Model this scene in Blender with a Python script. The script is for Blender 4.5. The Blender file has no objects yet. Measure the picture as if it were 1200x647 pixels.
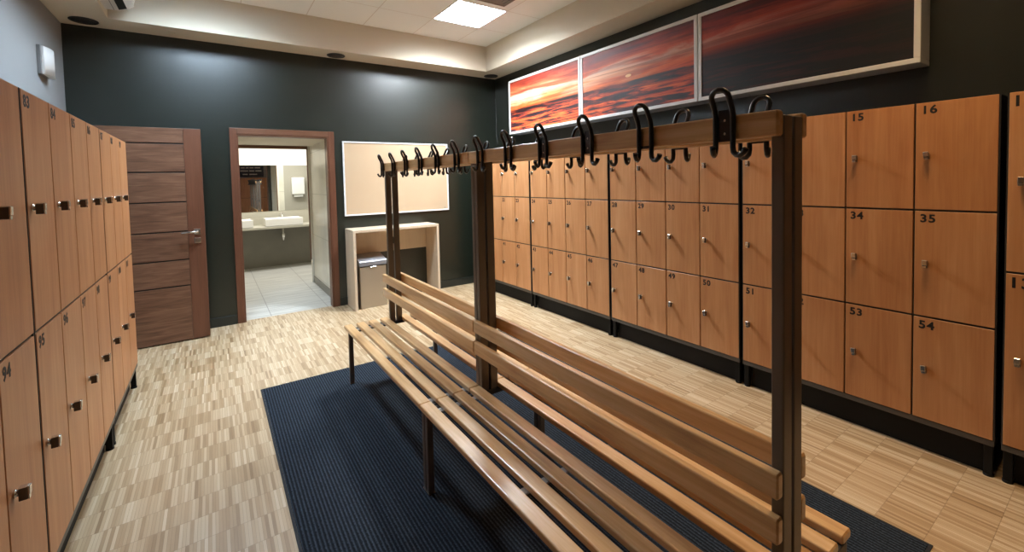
import bpy, bmesh, math, random
from mathutils import Vector, Matrix
random.seed(7)
C = bpy.context.scene.collection
PI = math.pi
RAD = math.radians

# ------------------------------------------------------------------ room measurements (metres)
XWL, XWR = -1.05, 3.51           # left and right walls
YF, YN = 5.404, -3.1             # far and near walls
ZS, ZC = 2.942, 3.275            # soffit and raised ceiling
TX0, TX1, TY0, TY1 = -0.69, 3.16, -2.7, 5.07
XL, XR = -0.507, 2.988           # fronts of the two locker banks

# ------------------------------------------------------------------ materials
def new_mat(name):
    m = bpy.data.materials.new(name); m.use_nodes = True
    nt = m.node_tree; b = nt.nodes['Principled BSDF']
    return m, nt, b

def N(nt, typ, **kw):
    n = nt.nodes.new(typ)
    for k, v in kw.items():
        if hasattr(n, k) and k not in ('inputs',): setattr(n, k, v)
    return n

def setin(n, **kw):
    for k, v in kw.items():
        n.inputs[k.replace('_', ' ')].default_value = v

def math_node(nt, op, a, b=None, c=None):
    n = nt.nodes.new('ShaderNodeMath'); n.operation = op
    for i, v in enumerate((a, b, c)):
        if v is None: continue
        if hasattr(v, 'links') or hasattr(v, 'is_linked'): nt.links.new(v, n.inputs[i])
        else: n.inputs[i].default_value = v
    return n.outputs[0]

def ramp(nt, fac, stops, interp='LINEAR'):
    r = nt.nodes.new('ShaderNodeValToRGB'); r.color_ramp.interpolation = interp
    els = r.color_ramp.elements
    while len(els) < len(stops): els.new(0.5)
    for e, (p, c) in zip(els, stops):
        e.position = p; e.color = (*c, 1) if len(c) == 3 else c
    nt.links.new(fac, r.inputs['Fac'])
    return r.outputs['Color']

def plain(name, col, rough=0.5, metal=0.0, spec=0.5, coat=0.0, bump=0.0, bscale=60.0, var=0.0):
    m, nt, b = new_mat(name)
    b.inputs['Base Color'].default_value = (*col, 1)
    b.inputs['Roughness'].default_value = rough
    b.inputs['Metallic'].default_value = metal
    b.inputs['Specular IOR Level'].default_value = spec
    b.inputs['Coat Weight'].default_value = coat
    tc = N(nt, 'ShaderNodeTexCoord')
    if var:
        nz = N(nt, 'ShaderNodeTexNoise'); setin(nz, Scale=3.0, Detail=4.0)
        nt.links.new(tc.outputs['Object'], nz.inputs['Vector'])
        f = math_node(nt, 'MULTIPLY_ADD', nz.outputs['Fac'], var, 1 - var / 2)
        mx = N(nt, 'ShaderNodeMix', data_type='RGBA', blend_type='MULTIPLY')
        mx.inputs[0].default_value = 1.0
        mx.inputs[6].default_value = (*col, 1)
        cb = N(nt, 'ShaderNodeCombineColor')
        for i in range(3): nt.links.new(f, cb.inputs[i])
        nt.links.new(cb.outputs[0], mx.inputs[7])
        nt.links.new(mx.outputs[2], b.inputs['Base Color'])
    if bump:
        nz = N(nt, 'ShaderNodeTexNoise'); setin(nz, Scale=bscale, Detail=3.0)
        nt.links.new(tc.outputs['Object'], nz.inputs['Vector'])
        bp = N(nt, 'ShaderNodeBump'); bp.inputs['Strength'].default_value = bump
        bp.inputs['Distance'].default_value = 0.002
        nt.links.new(nz.outputs['Fac'], bp.inputs['Height'])
        nt.links.new(bp.outputs['Normal'], b.inputs['Normal'])
    return m

def wood(name, c_dark, c_mid, c_light, axis='Z', rough=0.4, coat=0.0, fine=55.0, coarse=4.0, contrast=1.0, crough=0.15):
    """laminate / timber with its grain running along one local axis"""
    m, nt, b = new_mat(name)
    tc = N(nt, 'ShaderNodeTexCoord'); oi = N(nt, 'ShaderNodeObjectInfo')
    mp = N(nt, 'ShaderNodeMapping')
    k = {'X': 0, 'Y': 1, 'Z': 2}[axis]
    def scaled(s_across, s_along):
        mp = N(nt, 'ShaderNodeMapping')
        s = [s_across] * 3; s[k] = s_along
        mp.inputs['Scale'].default_value = s
        nt.links.new(tc.outputs['Object'], mp.inputs['Vector'])
        off = N(nt, 'ShaderNodeVectorMath', operation='ADD')
        cb = N(nt, 'ShaderNodeCombineXYZ')
        r = math_node(nt, 'MULTIPLY', oi.outputs['Random'], 37.0)
        for i in range(3): nt.links.new(r, cb.inputs[i])
        nt.links.new(mp.outputs[0], off.inputs[0]); nt.links.new(cb.outputs[0], off.inputs[1])
        return off.outputs[0]
    n1 = N(nt, 'ShaderNodeTexNoise'); setin(n1, Scale=1.0, Detail=5.0, Roughness=0.6, Distortion=0.4)
    nt.links.new(scaled(fine, fine * 0.035), n1.inputs['Vector'])
    n2 = N(nt, 'ShaderNodeTexNoise'); setin(n2, Scale=1.0, Detail=3.0, Roughness=0.5, Distortion=0.8)
    nt.links.new(scaled(coarse * 2.4, coarse * 0.28), n2.inputs['Vector'])
    f = math_node(nt, 'MULTIPLY_ADD', n1.outputs['Fac'], 0.45, 0.0)
    f = math_node(nt, 'MULTIPLY_ADD', n2.outputs['Fac'], 0.55, f)
    f = math_node(nt, 'MULTIPLY_ADD', f, contrast * 1.6, 0.5 - contrast * 0.8)
    f2 = math_node(nt, 'MULTIPLY_ADD', oi.outputs['Random'], 0.10, -0.05)
    f = math_node(nt, 'ADD', f, f2)
    col = ramp(nt, f, [(0.15, c_dark), (0.5, c_mid), (0.85, c_light)])
    nt.links.new(col, b.inputs['Base Color'])
    b.inputs['Roughness'].default_value = rough
    b.inputs['Coat Weight'].default_value = coat
    b.inputs['Coat Roughness'].default_value = crough
    return m

M = {}
M['locker_wood'] = wood('locker_laminate', (0.37, 0.142, 0.048), (0.50, 0.230, 0.092), (0.62, 0.33, 0.155), 'Z', rough=0.42, fine=70, coarse=5, contrast=0.75)
M['beech_y'] = wood('lacquered_beech_lengthwise', (0.42, 0.195, 0.068), (0.66, 0.39, 0.165), (0.82, 0.57, 0.32), 'Y', rough=0.34, coat=0.6, fine=75, coarse=9, contrast=0.9, crough=0.16)
M['console_wood'] = wood('pale_oak_laminate', (0.53, 0.41, 0.28), (0.64, 0.51, 0.37), (0.72, 0.60, 0.46), 'Z', rough=0.45, fine=80, coarse=5, contrast=0.6)
M['walnut_x'] = wood('walnut_veneer_horizontal', (0.080, 0.033, 0.018), (0.160, 0.075, 0.041), (0.25, 0.130, 0.076), 'X', rough=0.42, fine=170, coarse=12, contrast=1.1)
M['walnut_z'] = wood('walnut_veneer_vertical', (0.080, 0.029, 0.015), (0.130, 0.050, 0.026), (0.18, 0.074, 0.040), 'Z', rough=0.4, fine=80, coarse=6, contrast=0.7)
M['frame_x'] = wood('door_frame_veneer_horizontal', (0.10, 0.042, 0.021), (0.15, 0.066, 0.035), (0.20, 0.095, 0.052), 'X', rough=0.42, fine=80, coarse=6, contrast=0.6)
M['carcass'] = plain('anthracite_board', (0.018, 0.017, 0.017), 0.5)
M['plinth'] = plain('black_plinth', (0.0035, 0.0035, 0.0035), 0.6, spec=0.25)
M['edge_strip'] = plain('grey_steel_edge', (0.09, 0.085, 0.08), 0.4, metal=0.4)
M['chrome'] = plain('chrome', (0.78, 0.76, 0.73), 0.22, metal=1.0)
M['dark_metal'] = plain('dark_lock_body', (0.10, 0.085, 0.075), 0.35, metal=0.8)  # dark lock body behind the chrome cap and lid
M['black_ink'] = plain('black_numerals', (0.006, 0.005, 0.005), 0.6)
M['post'] = plain('bronze_grey_powder_coat', (0.165, 0.140, 0.115), 0.36, metal=0.35, bump=0.05, bscale=400)
M['post_dark'] = plain('dark_seat_frame_coat', (0.045, 0.042, 0.040), 0.42, metal=0.2)
M['batten'] = plain('galvanised_batten', (0.42, 0.40, 0.37), 0.45, metal=0.6)
M['hook'] = plain('black_enamel', (0.006, 0.006, 0.006), 0.3, coat=0.25)
M['white_wall'] = plain('white_wall_paint', (0.27, 0.275, 0.275), 0.75, bump=0.06, bscale=180)
M['cream'] = plain('cream_soffit_paint', (0.68, 0.61, 0.49), 0.8, bump=0.04, bscale=150)
M['dark_wall'] = plain('dark_green_satin_paint', (0.0085, 0.0125, 0.0075), 0.36, spec=0.85, bump=0.08, bscale=160, var=0.12)
M['dark_base'] = plain('dark_skirting_gloss', (0.020, 0.023, 0.019), 0.28)
M['white_plastic'] = plain('white_plastic', (0.74, 0.74, 0.72), 0.4)
M['grey_plastic'] = plain('grey_plastic', (0.20, 0.20, 0.20), 0.5)
M['white_frame'] = plain('white_lacquered_frame', (0.78, 0.78, 0.78), 0.4)
M['alu'] = plain('satin_aluminium', (0.62, 0.61, 0.60), 0.35, metal=0.9)
M['black_grille'] = plain('dark_grille', (0.028, 0.026, 0.025), 0.6, bump=0.5, bscale=500)
M['vent'] = plain('taupe_vent', (0.26, 0.22, 0.19), 0.5)
M['cork'] = plain('pale_notice_surface', (0.53, 0.385, 0.245), 0.8, bump=0.2, bscale=350, var=0.08)
M['steel'] = plain('brushed_steel', (0.50, 0.45, 0.38), 0.38, metal=0.85)
M['lid'] = plain('grey_lid', (0.27, 0.27, 0.29), 0.3, metal=0.3)
M['ceramic'] = plain('white_ceramic', (0.82, 0.81, 0.78), 0.15, coat=0.5)
M['mirror'] = plain('mirror_glass', (0.90, 0.92, 0.90), 0.01, metal=1.0)
M['counter'] = plain('beige_stone', (0.44, 0.42, 0.35), 0.35, var=0.1)
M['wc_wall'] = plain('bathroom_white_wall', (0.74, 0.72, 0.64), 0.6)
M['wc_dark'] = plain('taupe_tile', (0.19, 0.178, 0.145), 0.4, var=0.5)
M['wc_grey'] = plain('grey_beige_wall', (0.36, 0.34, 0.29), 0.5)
M['navy'] = plain('navy_sign', (0.012, 0.022, 0.055), 0.4)
M['black_back'] = plain('black_rubber_edge', (0.012, 0.013, 0.016), 0.8)
M['cable'] = plain('grey_cable', (0.10, 0.10, 0.10), 0.5)
M['slot_shade'] = plain('dark_slot', (0.008, 0.008, 0.008), 0.7)  # near-black stands in for the shade inside slots, grooves and gaps

def emis(name, col, s):
    m, nt, b = new_mat(name)
    b.inputs['Base Color'].default_value = (0.8, 0.8, 0.8, 1)
    b.inputs['Emission Color'].default_value = (*col, 1)
    b.inputs['Emission Strength'].default_value = s
    return m
M['tube'] = emis('lit_tube', (0.90, 0.96, 1.0), 40.0)
M['tube_weak'] = emis('weakly_lit_tube', (1.0, 0.70, 0.40), 1.5)

def parquet():
    m, nt, b = new_mat('end_strip_parquet')
    g = N(nt, 'ShaderNodeNewGeometry'); sp = N(nt, 'ShaderNodeSeparateXYZ')
    nt.links.new(g.outputs['Position'], sp.inputs[0])
    X, Y = sp.outputs[0], sp.outputs[1]
    sw, sl = 0.0128, 0.154
    yr = math_node(nt, 'DIVIDE', math_node(nt, 'ADD', Y, 20.01), sl)
    row = math_node(nt, 'FLOOR', yr)
    wn0 = N(nt, 'ShaderNodeTexWhiteNoise', noise_dimensions='1D'); nt.links.new(row, wn0.inputs['W'])
    xs = math_node(nt, 'ADD', math_node(nt, 'DIVIDE', math_node(nt, 'ADD', X, 20.0), sw), math_node(nt, 'MULTIPLY', wn0.outputs['Value'], 1.0))
    col = math_node(nt, 'FLOOR', xs)
    cb = N(nt, 'ShaderNodeCombineXYZ'); nt.links.new(col, cb.inputs[0]); nt.links.new(row, cb.inputs[1])
    wn = N(nt, 'ShaderNodeTexWhiteNoise', noise_dimensions='2D'); nt.links.new(cb.outputs[0], wn.inputs['Vector'])
    # bundles of strips cut from one board share a tone
    cb2 = N(nt, 'ShaderNodeCombineXYZ')
    nt.links.new(math_node(nt, 'FLOOR', math_node(nt, 'DIVIDE', xs, 4.0)), cb2.inputs[0]); nt.links.new(row, cb2.inputs[1])
    wn2 = N(nt, 'ShaderNodeTexWhiteNoise', noise_dimensions='2D'); nt.links.new(cb2.outputs[0], wn2.inputs['Vector'])
    f = math_node(nt, 'ADD', math_node(nt, 'MULTIPLY', wn.outputs['Value'], 0.70), math_node(nt, 'MULTIPLY', wn2.outputs['Value'], 0.30))
    mp = N(nt, 'ShaderNodeMapping'); mp.inputs['Scale'].default_value = (260, 9, 1)
    nt.links.new(g.outputs['Position'], mp.inputs['Vector'])
    nz = N(nt, 'ShaderNodeTexNoise'); setin(nz, Scale=1.0, Detail=3.0)
    nt.links.new(mp.outputs[0], nz.inputs['Vector'])
    f = math_node(nt, 'MULTIPLY_ADD', nz.outputs['Fac'], 0.22, math_node(nt, 'MULTIPLY_ADD', f, 0.86, -0.06))
    colr = ramp(nt, f, [(0.05, (0.25, 0.150, 0.068)), (0.3, (0.39, 0.262, 0.140)), (0.6, (0.50, 0.372, 0.228)), (0.95, (0.63, 0.52, 0.365))])
    # joints
    fx = math_node(nt, 'FRACT', xs); fy = math_node(nt, 'FRACT', yr)
    jx = math_node(nt, 'LESS_THAN', fx, 0.075); jy = math_node(nt, 'LESS_THAN', fy, 0.016)
    j = math_node(nt, 'MAXIMUM', math_node(nt, 'MULTIPLY', jx, 0.6), math_node(nt, 'MULTIPLY', jy, 0.5))
    mx = N(nt, 'ShaderNodeMix', data_type='RGBA'); nt.links.new(j, mx.inputs[0])
    nt.links.new(colr, mx.inputs[6]); mx.inputs[7].default_value = (0.15, 0.085, 0.04, 1)
    nt.links.new(mx.outputs[2], b.inputs['Base Color'])
    b.inputs['Roughness'].default_value = 0.42
    b.inputs['Coat Weight'].default_value = 0.12; b.inputs['Coat Roughness'].default_value = 0.3
    return m
M['parquet'] = parquet()

def tile_floor():
    m, nt, b = new_mat('grey_streaked_floor_tile')
    g = N(nt, 'ShaderNodeNewGeometry'); sp = N(nt, 'ShaderNodeSeparateXYZ')
    nt.links.new(g.outputs['Position'], sp.inputs[0])
    fx = math_node(nt, 'FRACT', math_node(nt, 'DIVIDE', math_node(nt, 'ADD', sp.outputs[0], 11.51), 0.6))
    fy = math_node(nt, 'FRACT', math_node(nt, 'DIVIDE', math_node(nt, 'ADD', sp.outputs[1], 10.45), 0.6))
    j = math_node(nt, 'MAXIMUM', math_node(nt, 'LESS_THAN', fx, 0.012), math_node(nt, 'LESS_THAN', fy, 0.010))
    mp = N(nt, 'ShaderNodeMapping'); mp.inputs['Scale'].default_value = (1.0, 9, 1)
    nt.links.new(g.outputs['Position'], mp.inputs['Vector'])
    nz = N(nt, 'ShaderNodeTexNoise'); setin(nz, Scale=2.0, Detail=4.0)
    nt.links.new(mp.outputs[0], nz.inputs['Vector'])
    c = ramp(nt, nz.outputs['Fac'], [(0.35, (0.44, 0.44, 0.42)), (0.65, (0.60, 0.60, 0.57))])
    mx = N(nt, 'ShaderNodeMix', data_type='RGBA'); nt.links.new(j, mx.inputs[0])
    nt.links.new(c, mx.inputs[6]); mx.inputs[7].default_value = (0.26, 0.25, 0.24, 1)
    nt.links.new(mx.outputs[2], b.inputs['Base Color'])
    b.inputs['Roughness'].default_value = 0.3
    return m
M['tile_floor'] = tile_floor()

def tiles(name, base, joint, ax, sx, sz, ox=0.0, oz=0.0, rough=0.3, jw=0.008):
    m, nt, b = new_mat(name)
    g = N(nt, 'ShaderNodeNewGeometry'); sp = N(nt, 'ShaderNodeSeparateXYZ')
    nt.links.new(g.outputs['Position'], sp.inputs[0])
    fx = math_node(nt, 'FRACT', math_node(nt, 'DIVIDE', math_node(nt, 'ADD', sp.outputs[ax], 20.0 + ox), sx))
    fz = math_node(nt, 'FRACT', math_node(nt, 'DIVIDE', math_node(nt, 'ADD', sp.outputs[2], 20.0 + oz), sz))
    j = math_node(nt, 'MAXIMUM', math_node(nt, 'LESS_THAN', fx, jw / sx), math_node(nt, 'LESS_THAN', fz, jw / sz))
    nz = N(nt, 'ShaderNodeTexNoise'); setin(nz, Scale=3.0, Detail=4.0)
    nt.links.new(g.outputs['Position'], nz.inputs['Vector'])
    d = tuple(c * 0.82 for c in base)
    c = ramp(nt, nz.outputs['Fac'], [(0.3, d), (0.7, base)])
    mx = N(nt, 'ShaderNodeMix', data_type='RGBA'); nt.links.new(j, mx.inputs[0])
    nt.links.new(c, mx.inputs[6]); mx.inputs[7].default_value = (*joint, 1)
    nt.links.new(mx.outputs[2], b.inputs['Base Color'])
    b.inputs['Roughness'].default_value = rough
    return m
M['wc_tile_y'] = tiles('cream_wall_tile', (0.70, 0.67, 0.58), (0.42, 0.40, 0.33), 1, 1.2, 0.6, 0.3, 0.28)

def ceiling_tiles():
    m, nt, b = new_mat('mineral_ceiling_tile')
    g = N(nt, 'ShaderNodeNewGeometry'); sp = N(nt, 'ShaderNodeSeparateXYZ')
    nt.links.new(g.outputs['Position'], sp.inputs[0])
    fx = math_node(nt, 'FRACT', math_node(nt, 'DIVIDE', math_node(nt, 'ADD', sp.outputs[0], 12.0 - 2.11 + 0.004), 0.6))
    fy = math_node(nt, 'FRACT', math_node(nt, 'DIVIDE', math_node(nt, 'ADD', sp.outputs[1], 12.0 - 3.89 + 0.004), 0.6))
    j = math_node(nt, 'MAXIMUM', math_node(nt, 'LESS_THAN', fx, 0.014), math_node(nt, 'LESS_THAN', fy, 0.014))
    mx = N(nt, 'ShaderNodeMix', data_type='RGBA'); nt.links.new(j, mx.inputs[0])
    mx.inputs[6].default_value = (0.90, 0.93, 0.92, 1); mx.inputs[7].default_value = (0.70, 0.68, 0.64, 1)
    nt.links.new(mx.outputs[2], b.inputs['Base Color'])
    b.inputs['Roughness'].default_value = 0.85
    return m
M['ceiling'] = ceiling_tiles()

def ribbed_mat():
    m, nt, b = new_mat('ribbed_carpet_pile')
    g = N(nt, 'ShaderNodeNewGeometry'); sp = N(nt, 'ShaderNodeSeparateXYZ')
    nt.links.new(g.outputs['Position'], sp.inputs[0])
    nz = N(nt, 'ShaderNodeTexNoise'); setin(nz, Scale=140.0, Detail=3.0)
    nt.links.new(g.outputs['Position'], nz.inputs['Vector'])
    x = math_node(nt, 'MULTIPLY_ADD', nz.outputs['Fac'], 0.006, sp.outputs[0])
    s = math_node(nt, 'SINE', math_node(nt, 'MULTIPLY', x, 2 * PI / 0.016))
    h = math_node(nt, 'MULTIPLY_ADD', s, 0.5, 0.5)
    f = math_node(nt, 'MULTIPLY_ADD', nz.outputs['Fac'], 0.85, math_node(nt, 'MULTIPLY_ADD', h, 0.5, -0.17))
    c = ramp(nt, f, [(0.2, (0.006, 0.007, 0.010)), (0.5, (0.013, 0.018, 0.026)), (0.9, (0.050, 0.067, 0.092))])
    nt.links.new(c, b.inputs['Base Color'])
    b.inputs['Roughness'].default_value = 0.95
    b.inputs['Specular IOR Level'].default_value = 0.15
    bp = N(nt, 'ShaderNodeBump'); bp.inputs['Strength'].default_value = 0.8; bp.inputs['Distance'].default_value = 0.004
    nt.links.new(f, bp.inputs['Height']); nt.links.new(bp.outputs['Normal'], b.inputs['Normal'])
    return m
M['mat'] = ribbed_mat()

def sunset():
    """printed sunset over water running across the three panels; y and z are real positions on the wall"""
    m, nt, b = new_mat('sunset_print')
    g = N(nt, 'ShaderNodeNewGeometry'); sp = N(nt, 'ShaderNodeSeparateXYZ')
    nt.links.new(g.outputs['Position'], sp.inputs[0])
    s = math_node(nt, 'DIVIDE', math_node(nt, 'SUBTRACT', 4.80, sp.outputs[1]), 4.07)      # 0 far .. 1 near
    t = math_node(nt, 'DIVIDE', math_node(nt, 'SUBTRACT', sp.outputs[2], 2.09), 0.66)      # 0 bottom .. 1 top
    def noise(sc, det, dist, off=0.0):
        mp = N(nt, 'ShaderNodeMapping'); mp.inputs['Scale'].default_value = sc
        mp.inputs['Location'].default_value = (off, off, off)
        mp.inputs['Rotation'].default_value = (RAD(-5), 0, 0)
        nt.links.new(g.outputs['Position'], mp.inputs['Vector'])
        n = N(nt, 'ShaderNodeTexNoise'); setin(n, Scale=1.0, Detail=det, Roughness=0.62, Distortion=dist)
        nt.links.new(mp.outputs[0], n.inputs['Vector']); return n.outputs['Fac']
    n_sky = noise((1, 0.9, 7.5), 6, 1.2)
    n_sea = noise((1, 2.2, 26), 6, 0.8, 3.0)
    n_str = noise((1, 0.8, 22), 4, 0.6, 9.0)
    # sky
    ts = math_node(nt, 'ADD', t, math_node(nt, 'MULTIPLY_ADD', n_sky, 0.55, -0.275))
    sky = ramp(nt, ts, [(0.40, (0.80, 0.14, 0.02)), (0.50, (0.95, 0.26, 0.07)), (0.60, (0.95, 0.58, 0.36)), (0.68, (0.95, 0.72, 0.55)), (0.76, (0.80, 0.20, 0.08)), (0.88, (0.42, 0.045, 0.018)), (1.0, (0.20, 0.020, 0.012))])
    skyd = ramp(nt, n_str, [(0.38, (0.35, 0.16, 0.14)), (0.56, (1, 1, 1))])
    m1 = N(nt, 'ShaderNodeMix', data_type='RGBA', blend_type='MULTIPLY'); m1.inputs[0].default_value = 0.75
    nt.links.new(sky, m1.inputs[6]); nt.links.new(skyd, m1.inputs[7])
    # sea
    sea = ramp(nt, n_sea, [(0.38, (0.010, 0.006, 0.012)), (0.47, (0.07, 0.014, 0.018)), (0.53, (0.60, 0.075, 0.02)), (0.64, (0.95, 0.24, 0.06))])
    # horizon haze band of dark mauve
    hz = ramp(nt, t, [(0.30, (1, 1, 1)), (0.385, (0.26, 0.16, 0.24)), (0.44, (0.24, 0.15, 0.2))])
    m2 = N(nt, 'ShaderNodeMix', data_type='RGBA', blend_type='MULTIPLY'); m2.inputs[0].default_value = 1.0
    nt.links.new(sea, m2.inputs[6]); nt.links.new(hz, m2.inputs[7])
    edge = ramp(nt, math_node(nt, 'ADD', t, math_node(nt, 'MULTIPLY_ADD', n_sea, 0.06, -0.03)), [(0.425, (0, 0, 0)), (0.445, (1, 1, 1))])
    m3 = N(nt, 'ShaderNodeMix', data_type='RGBA')
    nt.links.new(edge, m3.inputs[0]); nt.links.new(m2.outputs[2], m3.inputs[6]); nt.links.new(m1.outputs[2], m3.inputs[7])
    # darker towards the near end of the picture row, more so in the water
    k = ramp(nt, s, [(0.0, (1, 1, 1)), (0.5, (0.85, 0.70, 0.65)), (0.72, (0.50, 0.20, 0.16)), (1.0, (0.12, 0.035, 0.03))])
    kk = ramp(nt, t, [(0.48, (0.10, 0.08, 0.08)), (0.66, (1, 1, 1))])
    sd = math_node(nt, 'GREATER_THAN', s, 0.667)
    m4 = N(nt, 'ShaderNodeMix', data_type='RGBA', blend_type='MULTIPLY'); m4.inputs[0].default_value = 1.0
    nt.links.new(m3.outputs[2], m4.inputs[6]); nt.links.new(k, m4.inputs[7])
    m5 = N(nt, 'ShaderNodeMix', data_type='RGBA', blend_type='MULTIPLY'); nt.links.new(sd, m5.inputs[0])
    nt.links.new(m4.outputs[2], m5.inputs[6]); nt.links.new(kk, m5.inputs[7])
    # the small low sun
    dy = math_node(nt, 'DIVIDE', math_node(nt, 'SUBTRACT', sp.outputs[1], 2.80), 0.035)
    dz = math_node(nt, 'DIVIDE', math_node(nt, 'SUBTRACT', sp.outputs[2], 2.43), 0.014)
    d2 = math_node(nt, 'ADD', math_node(nt, 'MULTIPLY', dy, dy), math_node(nt, 'MULTIPLY', dz, dz))
    sun = math_node(nt, 'LESS_THAN', d2, 1.0)
    m6 = N(nt, 'ShaderNodeMix', data_type='RGBA'); nt.links.new(sun, m6.inputs[0])
    nt.links.new(m5.outputs[2], m6.inputs[6]); m6.inputs[7].default_value = (0.9, 0.6, 0.3, 1)
    nt.links.new(m6.outputs[2], b.inputs['Base Color'])
    b.inputs['Roughness'].default_value = 0.55
    return m
M['sunset'] = sunset()

# ------------------------------------------------------------------ mesh helpers
def add_box(bm, x0, x1, y0, y1, z0, z1, bev=0.0, seg=2, mi=0):
    if x1 < x0: x0, x1 = x1, x0
    if y1 < y0: y0, y1 = y1, y0
    vs = [bm.verts.new(p) for p in ((x0,y0,z0),(x1,y0,z0),(x1,y1,z0),(x0,y1,z0),(x0,y0,z1),(x1,y0,z1),(x1,y1,z1),(x0,y1,z1))]
    fs = [bm.faces.new([vs[i] for i in q]) for q in ((0,3,2,1),(4,5,6,7),(0,1,5,4),(1,2,6,5),(2,3,7,6),(3,0,4,7))]
    for f in fs: f.material_index = mi
    if bev > 0:
        es = list({e for f in fs for e in f.edges})
        r = bmesh.ops.bevel(bm, geom=es, offset=bev, segments=seg, affect='EDGES', profile=0.5)
        for f in r['faces']: f.material_index = mi
    return fs

def add_tube(bm, pts, r, seg=10, cap=True, mi=0):
    pts = [Vector(p) for p in pts]; n = len(pts)
    rs = r if isinstance(r, (list, tuple)) else [r] * n
    rings = []; up = None
    for i, p in enumerate(pts):
        t = (pts[min(i + 1, n - 1)] - pts[max(i - 1, 0)]).normalized()
        if up is None:
            a = Vector((0, 0, 1)) if abs(t.z) < 0.9 else Vector((1, 0, 0))
            u = (a - t * a.dot(t)).normalized()
        else:
            u = (up - t * up.dot(t)).normalized()
        up = u; v = t.cross(u)
        rings.append([bm.verts.new(p + (u * math.cos(2*PI*k/seg) + v * math.sin(2*PI*k/seg)) * rs[i]) for k in range(seg)])
    for a, b in zip(rings, rings[1:]):
        for k in range(seg):
            f = bm.faces.new((a[k], a[(k+1) % seg], b[(k+1) % seg], b[k])); f.smooth = True; f.material_index = mi
    if cap:
        bm.faces.new(list(reversed(rings[0]))).material_index = mi
        bm.faces.new(rings[-1]).material_index = mi

def add_cyl(bm, c, axis, r, h, seg=24, mi=0, r2=None):
    c = Vector(c); a = Vector(axis).normalized()
    add_tube(bm, [c, c + a * h], [r, r if r2 is None else r2], seg, True, mi)

def add_lathe(bm, prof, c, axis='Z', seg=28, mi=0):
    """prof = [(radius, height)...] turned about an axis through c"""
    c = Vector(c); rings = []
    for r, h in prof:
        ring = []
        for k in range(seg):
            a = 2 * PI * k / seg
            if axis == 'Z': p = (r*math.cos(a), r*math.sin(a), h)
            elif axis == 'X': p = (h, r*math.cos(a), r*math.sin(a))
            else: p = (r*math.sin(a), h, r*math.cos(a))
            ring.append(bm.verts.new(c + Vector(p)))
        rings.append(ring)
    for a, b in zip(rings, rings[1:]):
        for k in range(seg):
            f = bm.faces.new((a[k], a[(k+1) % seg], b[(k+1) % seg], b[k])); f.smooth = True; f.material_index = mi
    bm.faces.new(list(reversed(rings[0]))).material_index = mi
    bm.faces.new(rings[-1]).material_index = mi

def add_slab(bm, w, t, L, rnd, axis='Y', seg=5, o=(0,0,0)):
    """board with rounded long edges; cross-section w (first) x t (second), length L"""
    prof = []
    for (sx, sy, a0) in ((1, 1, 0), (-1, 1, PI/2), (-1, -1, PI), (1, -1, 3*PI/2)):
        for k in range(seg + 1):
            a = a0 + (PI/2) * k / seg
            prof.append((sx*(w/2 - rnd) + rnd*math.cos(a), sy*(t/2 - rnd) + rnd*math.sin(a)))
    O = Vector(o); ch = min(rnd, 0.004)
    rings = []
    for y, s in ((0, 1 - 2*ch/w), (ch, 1), (L - ch, 1), (L, 1 - 2*ch/w)):
        q = 1 - 2*ch/t if s < 1 else 1
        rings.append([bm.verts.new(O + Vector((px * s, y, pz * q))) for px, pz in prof])
    n = len(prof)
    for a, b in zip(rings, rings[1:]):
        for k in range(n):
            f = bm.faces.new((a[k], b[k], b[(k+1) % n], a[(k+1) % n]))
    bm.faces.new(rings[0]); bm.faces.new(list(reversed(rings[-1])))

def finish(bm):
    bmesh.ops.recalc_face_normals(bm, faces=bm.faces[:])

def mesh_of(name, bm, mats):
    finish(bm)
    me = bpy.data.meshes.new(name); bm.to_mesh(me); bm.free()
    for m in (mats if isinstance(mats, (list, tuple)) else [mats]): me.materials.append(m)
    return me

def link(name, me, parent=None, loc=(0,0,0), rot=(0,0,0)):
    o = bpy.data.objects.new(name, me); C.objects.link(o)
    if parent: o.parent = parent
    o.location = loc; o.rotation_euler = rot
    return o

def obj(name, bm, mats, parent=None, loc=(0,0,0), rot=(0,0,0)):
    return link(name, mesh_of(name, bm, mats), parent, loc, rot)

def tag(o, label, cat, group=None):
    o['label'] = label; o['category'] = cat
    if group: o['group'] = group
    return o

def thing(name, label, cat, loc=(0,0,0), rotz=0.0, group=None):
    o = bpy.data.objects.new(name, None); C.objects.link(o)
    o.empty_display_size = 0.1
    o.location = loc; o.rotation_euler = (0, 0, rotz)
    return tag(o, label, cat, group)

def struct(name, bm, mats, parent=None):
    o = obj(name, bm, mats, parent)
    if parent is None: o['kind'] = 'structure'
    return o

def copy_tree(o, parent=None):
    c = o.copy(); C.objects.link(c)
    if parent: c.parent = parent
    for ch in list(o.children): copy_tree(ch, c)
    return c

NB = bmesh.new

# ------------------------------------------------------------------ room shell
bm = NB(); add_box(bm, XWL - 0.1, XWR + 0.1, YN - 0.1, YF + 0.06, -0.08, 0.0); struct('floor', bm, M['parquet'])
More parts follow.
